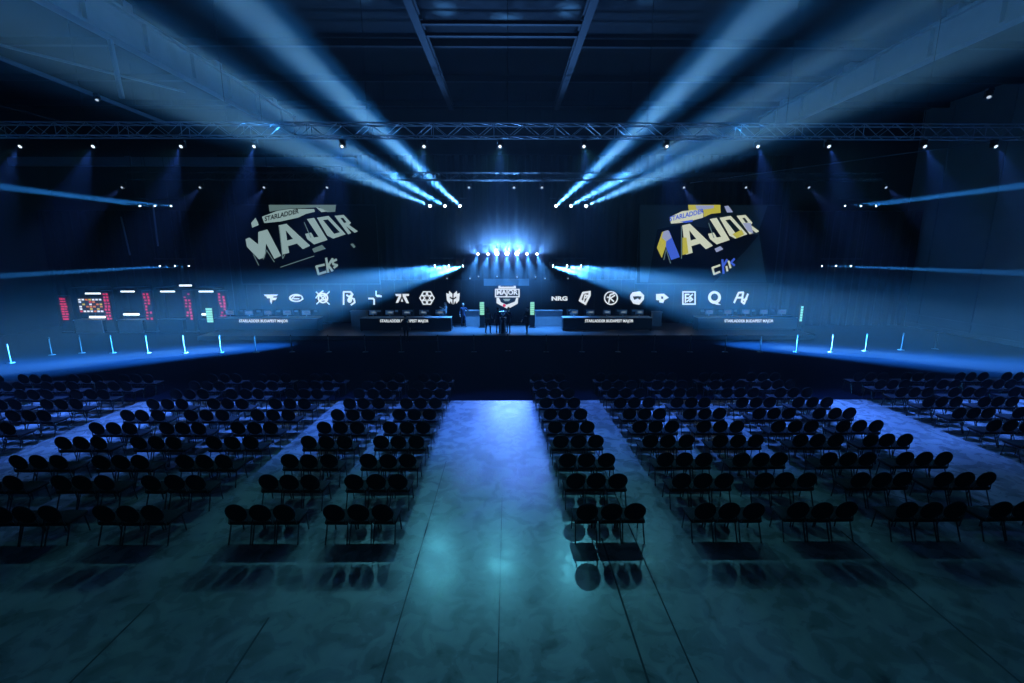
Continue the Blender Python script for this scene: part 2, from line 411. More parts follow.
# centre cluster over the stage
cen = [(478, 254, 0), (488, 254, 0), (497, 253.5, 1), (507, 253.5, 1), (517, 253.5, 1), (527, 254, 0), (537, 254, 0)]
for k, (px, py, big) in enumerate(cen):
    p = at(px, py, SY+.5); a = Vector((p.x*1.5, 4, 3.0))
    fixture(p, a, '%s bright lamp over the stage logo, %s from left of seven' % ('large' if big else 'small', ORD[k]), 'lens', 1.2 if big else .7, 'centre stage lamps')
    spot(p+Vector((0, -.25, 0)), a, 900 if big else 300, 28, 1.0, (.12, .28, 1.0), .1)
    # narrow rising rays, plus spots added for a halo and a deck wash
    for q in ((-.5, .0, .5) if big else (0,)):
        fan = (k-3)*1.0+q*2.4
        spot(p+Vector((0, -.25, .05)), p+Vector((fan, -5.0, 5.5-abs(fan)*.5)), 26000 if big else 14000, 2.2, 1.0, (.10, .40, 1.0), .06)
    spot(p+Vector((0, -.25, 0)), p+Vector(((k-3)*1.2, -6, 3.4)), 6000 if big else 1800, 32, 1.0, (.10, .34, 1.0), .08)
    spot(p+Vector((0, -.2, -.1)), p+Vector(((k-3)*.6, -.9, -5)), 4800, 26, 1.0, (.06, .32, 1.0), .05)
hang_bar(at(474, 250, SY+.5).x, at(541, 250, SY+.5).x, SY+.5, at(500, 248, SY+.5).z+.25, 'hanging bar holding the seven bright lamps over the stage', (0, .5, 1))

# 13 small lamps under the long truss, facing the seats
TL = [20, 93, 181, 254, 342, 424, 500, 584, 667, 758, 829, 925, 996]
for k, px in enumerate(TL):
    p = at(px, 146.5, TY); ax = p.x*1.02
    a = Vector((ax, 7.6, 0))
    fixture(p, a, 'small white lamp under the long truss, %s from the left of thirteen' % ORD[k], 'lens_small', .8, 'lamps under the long truss', 'flood_spotlight')
    c_ = abs(px-500) < 100
    spot(p+Vector((0, -.12, -.1)), a, 1050 if c_ else 250, 27 if c_ else 30, 1.0, (.12, .66, .90) if c_ else (.14, .68, .90), .05)
    spot(p+Vector((0, -.12, -.1)), (p.x, 15.2, 0), 7500 if c_ else 10000, 17, .8, (.05, .19, 1.0), .05)  # second spot per lamp, a deep blue wash on the rows
# tiny lamps under the second truss, casting blue onto the far rows
RL = [122, 200, 264, 327, 469, 514, 542, 684, 746, 809, 886]
for k, px in enumerate(RL):
    p = at(px, 187.5, RY)
    a = Vector((p.x*1.05, 15.0, 0))
    fixture(p, a, 'tiny lamp under the second truss, %s from the left of eleven' % ORD[k], 'lens_dim', .8, 'lamps under the second truss', 'flood_spotlight')
    spot(p+Vector((0, -.12, -.1)), a, 900 if abs(px-508) < 50 else 6000, 14, 1.0, (.10, .24, 1.0), .05)

# ------------------------------------------------------------------ haze
m = bpy.data.materials.new('glow_fog'); m.use_nodes = True  # denser haze cloud, added so the centre lamps get a halo
n = m.node_tree.nodes; l = m.node_tree.links; n.clear(); out = n.new('ShaderNodeOutputMaterial'); vs = n.new('ShaderNodeVolumeScatter')
tc = n.new('ShaderNodeTexCoord'); mp = n.new('ShaderNodeMapping'); mp.inputs['Scale'].default_value = (2, 2, 2); mp.inputs['Location'].default_value = (-1, -1, -1)
gr = n.new('ShaderNodeTexGradient'); gr.gradient_type = 'QUADRATIC_SPHERE'
mu = n.new('ShaderNodeMath'); mu.operation = 'MULTIPLY'; mu.inputs[1].default_value = .14
l.new(tc.outputs['Generated'], mp.inputs[0]); l.new(mp.outputs[0], gr.inputs[0]); l.new(gr.outputs['Fac'], mu.inputs[0]); l.new(mu.outputs[0], vs.inputs['Density'])
m.cycles.volume_sampling = 'EQUIANGULAR'; vs.inputs['Anisotropy'].default_value = .2; l.new(vs.outputs[0], out.inputs['Volume'])
bm = nb(); bmesh.ops.create_icosphere(bm, subdivisions=3, radius=1, matrix=Matrix.Translation((0, 31.6, 5.6)) @ Matrix.Diagonal((6.5, 2.9, 5, 1)))
hz = obj('glow_haze', bm, m); hz['kind'] = 'stuff'; hz['label'] = 'soft cloud of blue-lit haze added for the lamp glow over centre stage'; hz['category'] = 'glow_haze'
w = bpy.data.worlds.new('world'); S.world = w; w.use_nodes = True
w.node_tree.nodes['Background'].inputs[0].default_value = (.25, .5, 1, 1); w.node_tree.nodes['Background'].inputs[1].default_value = .0
vs = w.node_tree.nodes.new('ShaderNodeVolumeScatter')      # thin haze filling the whole hall
vs.inputs['Density'].default_value = HAZE; vs.inputs['Anisotropy'].default_value = .3; vs.inputs['Color'].default_value = (.9, .95, 1, 1)
w.node_tree.links.new(vs.outputs[0], w.node_tree.nodes['World Output'].inputs['Volume'])

# ------------------------------------------------------------------ chairs
def chair_meshes():
    d = {}
    bm = nb(); box(bm, (0, .01, .43), (.47, .48, .07), bevel=.024)
    d['seat'] = mesh_of(bm, 'seat', M['fabric'], True)
    # oval back pad
    bm = nb(); mt = T((0, -.285, .69), (math.radians(102), 0, 0)) @ Matrix.Diagonal((1, 1, 1, 1))
    lathe(bm, [(.12, -.030), (.18, -.026), (.213, -.012), (.218, 0), (.213, .012), (.18, .024), (.12, .028)], 24, mt)
    d['backrest'] = mesh_of(bm, 'backrest', M['fabric'], True)
    bm = nb()
    for s in (-1, 1):
        tube(bm, [(s*.205, -.16, .41), (s*.2, -.235, .435), (s*.165, -.262, .60)], .012)
    box(bm, (0, 0, .392), (.42, .42, .018)); d['frame'] = mesh_of(bm, 'frame', M['steel'])
    for s, q in ((-1, 'l'), (1, 'r')):
        bm = nb(); tube(bm, [(s*.205, .17, .40), (s*.214, .22, .0)], .0135); d['leg_f'+q] = mesh_of(bm, 'leg', M['steel'])
        bm = nb(); tube(bm, [(s*.205, -.15, .40), (s*.216, -.305, .0)], .0135); d['leg_b'+q] = mesh_of(bm, 'leg', M['steel'])
    return d
CM = chair_meshes()
def make_chair(label):
    t = thing('event_chair', label, 'chair', group='black event chairs facing the stage')
    obj('seat', CM['seat'], None, t); obj('backrest', CM['backrest'], None, t); obj('frame', CM['frame'], None, t)
    for k in ('leg_fl', 'leg_fr', 'leg_bl', 'leg_br'): obj('leg', CM[k], None, t)
    return t
blocks = []   # (centre x at row 1, drift per row, ordinal, side)
for k, (x, dr) in enumerate([(2.03, -.045), (4.38, -.016), (6.24, -.005), (8.40, .003), (10.28, .012), (14.8, 0), (16.75, 0), (18.95, 0), (20.9, 0), (22.8, 0)]): blocks.append((x, dr, k, 'right'))
for k, (x, dr) in enumerate([(-2.95, 0), (-4.88, 0), (-7.45, 0.015), (-9.45, 0), (-11.45, 0), (-14.98, 0), (-17.0, 0), (-19.0, 0), (-20.95, 0), (-22.9, 0)]): blocks.append((x, dr, k, 'left'))
spots = []
for i in range(10):
    for x, dr, k, s in blocks:
        for q in (-1, 0, 1):
            cx = x+dr*i+q*.478+random.uniform(-.01, .01); cy0 = .33+[8.1, 9.32, 10.35, 11.48, 12.5, 13.57, 14.65, 15.72, 16.7, 17.76][i]+random.uniform(-.015, .015)
            ps = [proj((cx+u, cy0+v, z)) for u in (-.22, .22) for v in (-.3, .2) for z in (0, .9)]
            if any(p and -2 < p[0] < 1026 for p in ps): spots.append((i, -abs(cx), cx, cy0, k, s, q))
spots.sort(key=lambda a: (a[0], -a[1]))
proto = None; rest = []
for i, _, cx, cy0, k, s, q in spots[:300]:
    seat = {-1: 'left', 0: 'middle', 1: 'right'}[q]
    lab = 'black chair, %s row from camera, %s block %s of centre aisle, %s seat' % (ORD[i], ORD[k], s, seat)
    if proto is None: proto = make_chair(lab); proto.location = (cx, cy0, .0); proto.rotation_euler = (0, 0, random.uniform(-.03, .03))
    else: dup(proto, (cx, cy0, 0), random.uniform(-.03, .03), lab)
print('CHAIRS', len(spots))
# the farthest chairs, past three hundred, as one mass
if len(spots) > 300:
    bmA = nb()
    for i, _, cx, cy0, k, s, q in spots[300:]:
        for key, me in CM.items():
            n0 = len(bmA.verts); bmA.from_mesh(me)
            bmA.verts.ensure_lookup_table()
            for v in bmA.verts[n0:]: v.co = v.co+Vector((cx, cy0, .006))
    # metal faces: those of frame and legs
    me = bpy.data.meshes.new('chair_rows'); bmA.to_mesh(me); bmA.free(); me.materials.append(M['fabric']); me.materials.append(M['steel'])
    counts = [(len(m_.polygons), 0 if kk in ('seat', 'backrest') else 1) for kk, m_ in CM.items()]
    idx = 0; tot = len(me.polygons); arr = []
    while len(arr) < tot:
        for c_, w_ in counts: arr += [w_]*c_
    me.polygons.foreach_set('material_index', arr[:tot])
    o = obj('chair_rows', me, None); o['kind'] = 'stuff'; o['label'] = 'mass of black chairs in the farthest dark rows on the carpet'; o['category'] = 'chairs'

# ------------------------------------------------------------------ stanchions
bm = nb(); lathe(bm, [(.16, 0), (.16, .012), (.05, .035), (.03, .045)], 16); s_base = mesh_of(bm, 'base', M['postmetal'], True)
bm = nb(); rod(bm, (0, 0, .04), (0, 0, .93), .025, seg=10); s_post = mesh_of(bm, 'post', M['postmetal'])
bm = nb(); rod(bm, (0, 0, .92), (0, 0, 1.0), .036, seg=10); rod(bm, (0, 0, 1.0), (0, 0, 1.02), .02, seg=10); s_cap = mesh_of(bm, 'cap', M['black'])
st = [(11, 363), (52, 355), (82, 353), (113, 353), (148, 353), (185, 353), (221, 352.5), (256, 352.5), (292, 352), (329, 352), (365.5, 352), (401.5, 352), (438, 352), (474, 352), (508, 351),
      (546, 352), (582, 352), (618, 352), (654, 352), (690, 352), (725, 352), (760, 352), (796, 352), (831, 352), (865, 351), (901, 350), (935, 349)]
st0 = None
for k, (px, py) in enumerate(st):
    d = ray(px, py); p = Vector((0, 0, CH)) + d*(-(CH-.006)/d.z)
    lab = 'thin metal stanchion in front of the stage, %s from the left' % ORD[k]
    if st0 is None:
        st0 = thing('barrier_stanchion', lab, 'barrier post', p, group='stanchions before the stage')
        obj('base', s_base, None, st0); obj('post', s_post, None, st0); obj('cap', s_cap, None, st0)
    else: dup(st0, p, 0, lab)

# ------------------------------------------------------------------ stage
DZ = .30
e = thing('stage_deck', 'long low stage deck with dark front edge', 'stage')
bm = nb(); box(bm, (0, 31.9, DZ/2+.005), (40.4, 5.2, DZ-.02)); obj('deck', bm, M['deck'], e)
bm = nb(); box(bm, (0, 29.28, DZ/2+.003), (40.4, .05, DZ-.01)); obj('fascia', bm, M['deskblack'], e)
# LED back wall with the team emblems
LY = 34.2
e = thing('led_wall', 'wide dark LED wall behind the desks showing white emblems', 'led wall', (0, 0, 0))
bm = nb(); box(bm, (0, LY+.12, 2.05), (39, .2, 3.1)); obj('panel', bm, M['ledoff'], e)
bm = nb()
for k in range(40): box(bm, (-19.5+k, LY+.015, 2.05), (.012, .012, 3.1))
obj('panel_seam', bm, M['black'], e)
def placer(cx, cy_, sc, Y=LY-.01):
    return lambda u, v: at(cx+u*sc, cy_-v*sc, Y)
W = M['white_e']
def emb_strokes(name, cx, sc, strokes, w=.2, cy_=298):
    q = []
    for s in strokes: q += seg_loops(s, w)
    return polys(name, q, W, e, placer(cx, cy_, sc))
def emb_flat(cx, sc, loops, cy_=298, Y=LY-.01, m_=None): return flat('emblem', loops, m_ or W, e, placer(cx, cy_, sc, Y))
# winged F
emb_flat(271, 7.2, [[(-1, .5), (1, .5), (.75, .25), (.35, .25), (.3, .05), (.85, .05), (.6, -.3), (.2, -.3), (.05, -.9), (-.15, -.5), (-.15, -.05), (-.55, -.05), (-.65, .2), (-.85, .25)]])
# oval swirl
emb_flat(296, 7.5, [circ(0, 0, .95, 24, .55), circ(.05, 0, .72, 20, .36)]); emb_strokes('emblem', 296, 7.5, [[(-.6, -.2), (-.2, .3), (.5, .3)], [(-.3, -.1), (.4, -.1)], [(.5, -.4), (.95, -.1)]], .16)
# crossed ring
emb_flat(323, 7.5, [circ(0, 0, .72, 20), circ(0, 0, .5, 20)]); emb_strokes('emblem', 323, 7.5, [[(-.9, .8), (.85, -.85)], [(-.85, -.8), (.85, .85)], [(-.95, 0), (-.6, .5), (0, .95)], [(-.4, -.35), (.4, -.2), (.2, .4), (-.3, .3)]], .17)
# B with bird
emb_strokes('emblem', 349, 7.2, [[(-.75, .85), (-.75, -.9)], [(-.75, .85), (.2, .85), (.5, .5), (.3, .1)], [(.1, .1), (.7, -.15), (.8, -.6), (.3, -.95)], [(-.3, .4), (0, .15), (.3, .4)]], .24)
emb_flat(349.5, 7.2, [circ(.02, -.3, .34, 14, .38)])
# four arms
emb_flat(375, 7.2, [[(-.95, .05), (-.95, -.2), (-.35, -.2), (-.25, -.3), (-.25, -.95), (.0, -.95), (.0, -.2), (-.2, .05)]]); emb_flat(375, 7.2, [[(.95, .1), (.95, .35), (.6, .45), (.25, .45), (.25, 1.0), (.05, 1.0), (.05, .35), (.25, .12)]])
# mirrored strokes (triangular monogram)
emb_flat(402, 7.4, [[(-.95, .55), (-.1, .55), (-.1, .2), (-.5, -.65), (-.85, -.65), (-.45, .25), (-.8, .25)]]); emb_flat(402, 7.4, [[(.95, .55), (.05, .55), (.1, .2), (.6, -.7), (.95, -.7), (.5, .28), (.95, .28)]]); emb_flat(402, 7.4, [[(0, .0), (.15, -.5), (-.15, -.5)]])
# knotted flower
emb_strokes('emblem', 427, 7.2, [[(.85*math.cos(PI/6+PI/3*k), .85*math.sin(PI/6+PI/3*k)), (.3*math.cos(PI/3*(k+1)), .3*math.sin(PI/3*(k+1))), (.85*math.cos(PI/6+PI/3*(k+1)), .85*math.sin(PI/6+PI/3*(k+1)))] for k in range(6)] + [[(.85*math.cos(PI/6+PI/3*k), .85*math.sin(PI/6+PI/3*k)), (1.0*math.cos(PI/3*(k+1)), 1.0*math.sin(PI/3*(k+1))), (.85*math.cos(PI/6+PI/3*(k+1)), .85*math.sin(PI/6+PI/3*(k+1)))] for k in range(6)], .17)
# winged mask
for s in (-1, 1): emb_flat(453, 7.6, [[(s*.08, .55), (s*.5, .95), (s*.55, .55), (s*.9, .65), (s*.8, -.35), (s*.45, -.75), (s*.3, -.4), (s*.08, -.9), (s*.08, -.2), (s*.45, .0), (s*.4, .2), (s*.08, .0)]])
# right side
text_mesh('emblem', 'NRG', W, e, placer(559.5, 298.5, 8), (-1, -.28, 1, .28), .05)
emb_flat(585, 7.6, [[(-.85, -.4), (-.35, .8), (.75, .95), (.75, .3), (.1, -.95)], [(-.45, -.2), (-.15, .55), (.45, .65), (.4, .25), (0, -.55)]]); emb_strokes('emblem', 585, 7.6, [[(-.2, -.5), (0, .4), (.35, .35), (.1, .0)]], .18)
emb_flat(611, 7.4, [circ(0, 0, .95, 26), circ(0, 0, .78, 26)]); emb_strokes('emblem', 611, 7.4, [[(-.3, -.6), (-.1, .45), (.4, .6)], [(-.1, -.05), (.5, .35)], [(-.1, -.05), (.35, -.45)], [(-.5, .1), (-.15, .1)]], .2)
emb_flat(637, 7.6, [[(-.6, .75), (.4, .9), (.95, .35), (.9, -.2), (.3, -.9), (-.5, -.75), (-.9, -.1), (-.9, .35)], [(-.55, .2), (-.35, -.25), (.1, -.05), (.4, -.25), (.6, .2), (.1, .25)]])
emb_flat(662.5, 6.8, [[(-.95, .6), (.2, .65), (.95, .05), (.3, -.3), (.1, -.75), (-.5, -.65), (-.5, -.35), (-.95, -.3)], [(-.2, .25), (.1, .2), (.1, -.15), (-.2, -.1)]])
emb_flat(689, 7.2, [[(-.95, -.95), (.95, -.95), (.95, .95), (-.95, .95)], [(-.75, -.75), (.75, -.75), (.75, .75), (-.75, .75)]]); emb_strokes('emblem', 689, 7.2, [[(-.5, -.6), (-.5, .5), (.0, .5)], [(-.5, 0), (0, 0)], [(.5, .5), (.1, .2), (.5, -.2), (.1, -.5)], [(-.3, -.5), (.2, -.1)]], .2)
emb_flat(714.5, 7.4, [circ(0, .08, .88, 24), circ(0, .12, .48, 20)]); emb_flat(714.5, 7.4, [[(.1, -.45), (.9, -.95), (.2, -.9), (-.1, -.7)]])
emb_strokes('emblem', 741, 7.6, [[(-.9, -.6), (-.3, .7), (.3, .75)], [(-.6, .05), (.15, .05), (.3, .7)], [(.9, .5), (.4, -.75), (.1, -.5), (.2, .1)], [(.3, -.25), (.75, -.1)]], .26)

# centre emblem: tall relief sign standing in front of the wall
e2 = thing('stage_logo_sign', 'white glowing shield sign reading MAJOR above centre stage', 'sign')
CY = 33.6
def pc(u, v): return at(470+u/10.5, 275+v/10.5, CY)
def pcf(loops, name, m_=None, Y=None):
    return flat(name, loops, m_ or M['white_e'], e2, (lambda u, v: at(470+u/10.5, 275+v/10.5, Y or CY)))
bm = nb(); a_, b_ = at(495, 312, CY+.1), at(520, 283, CY+.1); box(bm, ((a_.x+b_.x)/2, CY+.12, (a_.z+b_.z)/2), (b_.x-a_.x, .12, b_.z-a_.z)); obj('backing_panel', bm, M['ledoff'], e2)
pcf([[(262, 145), (522, 145), (522, 235), (262, 235)], [(276, 158), (508, 158), (508, 222), (276, 222)]], 'frame')
text_mesh('lettering', 'MAJOR', M['white_e'], e2, lambda u, v: pc(u, v), (280, 224, 504, 156), .04)
pcf([[(298, 85), (318, 85), (320, 122), (458, 122), (460, 85), (480, 85), (482, 142), (298, 142)]], 'crest')
pcf([[(278, 238), (305, 238), (325, 285), (385, 312), (470, 280), (485, 238), (506, 238), (502, 300), (398, 358), (278, 296)]], 'shield')
pcf([[(345, 250), (425, 250), (410, 275), (365, 275)]], 'shield_centre', M['pale_e'])
pcf([circ(360, 320, 16)], 'red_mark', M['red_e'], CY-.01)
# header above it
bm = nb(); a_, b_ = at(484, 285.5, 33), at(529, 279, 33); box(bm, ((a_.x+b_.x)/2, 33, (a_.z+b_.z)/2), (b_.x-a_.x, .5, b_.z-a_.z))
hb = thing('hanging_header', 'pale horizontal header box hanging above the stage logo', 'header'); obj('box', bm, M['midgrey'], hb)
for x in (a_.x+.3, b_.x-.3):
    bm = nb(); rod(bm, (x, 33, a_.z+.2), (x, 33, 15.99), .012, seg=5); obj('cable', bm, M['black'], hb)
for k, (px, py) in enumerate([(470, 278.5), (478.5, 276.5), (497, 276.5), (517, 277), (535.5, 277), (545, 278.5), (447, 278.5), (568, 278.5)]):
    p = at(px, py, 32.6); a = Vector((p.x, 20, 0)); fixture(p, a, 'tiny pale lamp near the stage header, %s of eight in build-up from centre-left' % ORD[k] if False else 'tiny pale lamp by the header box, %s' % ['its left', 'its upper left corner', 'its left half', 'its right half', 'its upper right corner', 'its right', 'far left end of the line', 'far right end of the line'][k], 'lens_dim', .55, 'small lamps by the header', 'flood_spotlight')

# big side screens
def big_screen(x0, x1, label, col):
    e = thing('hanging_screen', label, 'screen')
    z0, z1 = at(0+508, 284, 33.6).z, at(508, 205, 33.6).z
    xa, xb = at(x0, 250, 33.6).x, at(x1, 250, 33.6).x
    bm = nb(); box(bm, ((xa+xb)/2, 33.75, (z0+z1)/2), (xb-xa, .25, z1-z0)); obj('panel', bm, M['ledoff'], e)
    bm = nb()
    for x in (xa, xb): box(bm, (x, 33.62, (z0+z1)/2), (.06, .04, z1-z0+.06))
    for z in (z0, z1): box(bm, ((xa+xb)/2, 33.62, z), (xb-xa+.06, .04, .06))
    obj('frame', bm, M['black'], e)
    for f in (.1, .9):
        bm = nb(); x = xa+(xb-xa)*f; rod(bm, (x, 33.75, z1), (x, 33.75, 15.99), .012, seg=5); obj('cable', bm, M['black'], e)
    return e
K = 1024/135
def shp(e, ox, loops, m_, Y=33.585, name='artwork', tx=lambda x: x):
    flat(name, loops and [[(tx(u), v) for u, v in lp] for lp in loops], m_, e, lambda u, v: at(ox+u/K, 198+v/K, Y))
def strk(e, ox, lines, w_, m_, Y=33.58, tx=lambda x: x):
    q = []
    for s in lines: q += seg_loops([(tx(u), v) for u, v in s], w_)
    polys('artwork', q, m_, e, lambda u, v: at(ox+u/K, 198+v/K, Y))
LM = [(80, 312), (110, 300), (176, 352), (176, 258), (245, 238), (350, 438), (298, 462), (236, 345), (226, 450), (182, 465), (90, 370)]
LA = [[(330, 208), (390, 195), (570, 362), (515, 388), (470, 345), (402, 365), (412, 415), (358, 430)], [(385, 245), (440, 310), (396, 322)]]
LJ = [[(545, 160), (600, 150), (702, 318), (600, 352), (548, 312), (532, 272), (578, 262), (600, 300), (634, 294)]]
LO = [[(622, 150), (710, 135), (840, 275), (745, 308), (700, 285)], [(668, 168), (704, 162), (796, 260), (752, 272)]]
LR = [[(755, 135), (825, 128), (880, 188), (866, 205), (932, 252), (908, 264), (842, 214), (882, 266), (858, 275)], [(800, 152), (820, 150), (846, 184), (828, 190)]]
def ribbon_text(e, ox, s, m_, tx=lambda x: x):
    text_mesh('lettering', s, m_, e, lambda u, v: at(ox+tx(225+u*260)/K, 198+(178-u*62+10*math.sin(u*3)*0+(-v)*38)/K, 33.57), (0, 0, 1, 1), .03)
e = big_screen(238, 378, 'left hanging screen showing grey-green MAJOR lettering', 0)
shp(e, 235, [[(255, 52), (766, 52), (760, 104), (700, 108), (640, 70), (500, 78), (420, 78), (262, 104)]], M['palegrey_e'])
shp(e, 235, [[(205, 142), (320, 98), (420, 82), (600, 84), (606, 104), (540, 120), (480, 148), (345, 178), (222, 190)]], M['pale_e'])
shp(e, 235, [[(612, 68), (650, 78), (712, 100), (655, 108)]], M['pale_e'])
shp(e, 235, [[(122, 190), (155, 150), (172, 182), (180, 205), (130, 225)]], M['pale_e'])
ribbon_text(e, 235, 'STARLADDER', M['dark_ink'])
for lp in ([LM], LA, LJ, LO, LR): shp(e, 235, lp, M['pale_e'])
shp(e, 235, [[(585, 385), (660, 355), (688, 385), (600, 415)]], M['palegrey_e'])
shp(e, 235, [[(875, 350), (895, 345), (915, 370), (900, 380)]], M['palegrey_e'])
strk(e, 235, [[(345, 525), (600, 440)], [(140, 430), (180, 510)], [(240, 395), (215, 465)], [(240, 395), (298, 485)], [(335, 215), (362, 460)], [(362, 460), (378, 430)], [(525, 185), (575, 300)]], 6, M['palegrey_e'])
strk(e, 235, [[(676, 506), (618, 520), (634, 578), (688, 560)], [(692, 458), (706, 562)], [(740, 462), (708, 512), (738, 552)], [(768, 468), (740, 482), (746, 502), (774, 510), (752, 528)]], 17, M['pale_e'])
e = big_screen(638, 778, 'right hanging screen showing cream, yellow and blue MAJOR lettering', 1)
tx = lambda x: x-10-(x-330)*.03
shp(e, 640, [[(0, 52), (970, 52), (900, 250), (960, 640), (560, 640), (800, 400), (900, 280), (300, 200), (130, 240), (60, 640), (0, 640)]], M['dim_e'], 33.6)
shp(e, 640, [[(365, 52), (610, 52), (610, 80), (500, 95), (370, 100)]], M['yellow_e']); shp(e, 640, [[(420, 56), (560, 56), (560, 76), (470, 90), (430, 84)]], M['lav_e'], 33.578)
shp(e, 640, [[(225, 145), (320, 100), (430, 88), (480, 110), (480, 148), (345, 185), (235, 195)]], M['cream_e'])
shp(e, 640, [[(480, 95), (610, 75), (612, 112), (540, 120), (484, 145)]], M['yellow_e']); shp(e, 640, [[(640, 62), (670, 58), (706, 108), (660, 110)]], M['lav_e'])
shp(e, 640, [[(300, 180), (400, 165), (400, 180), (345, 188)]], M['blue_e'], 33.575)
ribbon_text(e, 640, 'STARLADDER', M['blue_e'])
shp(e, 640, [[(168, 258), (200, 246), (205, 340), (165, 455), (128, 378)]], M['yellow_e']); shp(e, 640, [[(165, 300), (178, 254), (215, 243), (240, 300), (200, 330)]], M['lav_e'], 33.57)
shp(e, 640, [[(200, 300), (222, 250), (302, 448), (236, 470), (196, 370)]], M['blue_e'], 33.575)
for lp in (LA, LJ, LO, LR): shp(e, 640, lp, M['cream_e'], tx=tx)
shp(e, 640, [[(322, 300), (352, 300), (368, 420), (322, 432)]], M['yellow_e'], 33.575); shp(e, 640, [[(700, 275), (770, 240), (790, 275), (735, 305)]], M['yellow_e'], 33.578)
shp(e, 640, [[(780, 190), (840, 190), (860, 270), (815, 250)]], M['lav_e'], 33.58)
shp(e, 640, [[(565, 385), (610, 365), (632, 388), (580, 412)]], M['lav_e'])
strk(e, 640, [[(180, 470), (198, 390), (232, 495)], [(315, 215), (315, 460)], [(520, 190), (560, 300)]], 6, M['palegrey_e'])
strk(e, 640, [[(605, 510), (550, 530), (562, 578), (604, 560)], [(656, 520), (662, 552)], [(672, 480), (686, 528)]], 15, M['cream_e'])
strk(e, 640, [[(625, 470), (634, 570)], [(660, 468), (630, 520)], [(715, 462), (690, 490), (715, 510)]], 16, M['blue_e'])

# ------------------------------------------------------------------ player desks, monitors, chairs
def desk(px0, px1, tx0, tx1, label, lead):
    Y = 31.0
    xa, xb = at(px0, 320, Y).x, at(px1, 320, Y).x; L = xb-xa; cx = (xa+xb)/2
    e = thing('player_desk', label, 'desk', (cx, Y, DZ))
    bm = nb(); box(bm, (0, -.02, .48), (L, .06, .80), bevel=.01); obj('front_panel', bm, M['deskblack'], e)
    bm = nb(); box(bm, (0, .40, .90), (L, .86, .05), bevel=.01); obj('desktop', bm, M['lightgrey'], e)
    for s in (-1, 1):
        bm = nb(); box(bm, (s*(L/2-.04), .4, .435), (.06, .76, .87)); obj('side_panel', bm, M['deskblack'], e)
    inv = Vector((cx, Y, DZ))
    text_mesh('lettering', 'STARLADDER BUDAPEST MAJOR', M['white_e'], e, lambda u, v: at(u, v, Y-.06)-inv, (tx0, 323.2, tx1, 319.4), .03)
    return cx, L
mon = None; gch = None; mouse = 0
def monitor(label, loc):
    global mon
    if mon: return dup(mon, loc, random.uniform(-.15, .15), label)
    mon = thing('desktop_monitor', label, 'monitor', loc, group='monitors on the player desks')
    bm = nb(); box(bm, (0, 0, .33), (.56, .04, .33), bevel=.01); obj('housing', bm, M['lightgrey'], mon)
    bm = nb(); box(bm, (0, .022, .33), (.53, .004, .30)); obj('display', bm, M['screen_e'], mon)
    bm = nb(); box(bm, (0, .02, .09), (.05, .03, .18)); box(bm, (0, .02, .008), (.24, .18, .016)); obj('stand', bm, M['lightgrey'], mon)
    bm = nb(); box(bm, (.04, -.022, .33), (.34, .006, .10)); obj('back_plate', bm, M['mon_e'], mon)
def gchair(label, loc):
    global gch
    if gch: return dup(gch, loc, random.uniform(-.5, .5), label)
    gch = thing('gaming_chair', label, 'chair', loc, group='gaming chairs behind the player desks')
    bm = nb(); box(bm, (0, .02, .48), (.52, .52, .10), bevel=.04); obj('seat', bm, M['cloth_black'], gch)
    bm = nb(); box(bm, (0, .30, .92), (.50, .10, .78), (-.18, 0, 0), bevel=.045); b = obj('backrest', bm, M['cloth_black'], gch)
    bm = nb(); box(bm, (0, .30, 1.18), (.28, .09, .14), (-.18, 0, 0), bevel=.03); obj('headrest', bm, M['lightgrey'], b)
    bm = nb(); rod(bm, (0, 0, .08), (0, 0, .44), .03); obj('column', bm, M['black'], gch)
    bm = nb()
    for k in range(5):
        a = 2*PI*k/5; rod(bm, (0, 0, .10), (.3*math.cos(a), .3*math.sin(a), .06), .02); rod(bm, (.3*math.cos(a), .3*math.sin(a)-.015, .03), (.3*math.cos(a), .3*math.sin(a)+.015, .03), .03)
    obj('wheel_base', bm, M['black'], gch)
    for s in (-1, 1):
        bm = nb(); box(bm, (s*.29, .02, .68), (.07, .28, .03), bevel=.01); rod(bm, (s*.29, .02, .5), (s*.29, .02, .67), .015); obj('armrest', bm, M['black'], gch)
for (p0, p1, t0, t1, nm) in [(360, 451, 380, 428.5, 'inner left'), (563, 652, 585, 633.5, 'inner right'), (214, 318, 239, 288, 'outer left'), (698, 797, 724.5, 773.5, 'outer right')]:
    cx, L = desk(p0, p1, t0, t1, 'long black player desk with white event lettering, %s of four' % nm, 0)
    for k in range(5):
        x = cx+(k-2)*L/5.4
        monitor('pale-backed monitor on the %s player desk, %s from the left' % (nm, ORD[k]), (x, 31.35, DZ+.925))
        gchair('dark gaming chair behind the %s player desk, %s from the left' % (nm, ORD[k]), (x+.05, 32.35, DZ))
# pale risers between desks
for px0, px1, y0, y1, nm in [(352, 367, 311, 318.5, 'beside the inner left desk'), (465, 481, 310.5, 318, 'left of the centre stage'), (535, 562, 310.5, 318, 'right of the centre stage'), (652, 661, 312, 318, 'beside the inner right desk')]:
    a, b = at(px0, y1, 33.3), at(px1, y0, 33.3); bm = nb()
    box(bm, ((a.x+b.x)/2, 33.3, (DZ+b.z)/2), (b.x-a.x, .5, b.z-DZ), bevel=.01); box(bm, ((a.x+b.x)/2, 33.28, b.z+.02), (b.x-a.x+.06, .6, .04))
    tag(obj('counter', bm, M['lightgrey']), 'pale grey low counter %s' % nm, 'counter')
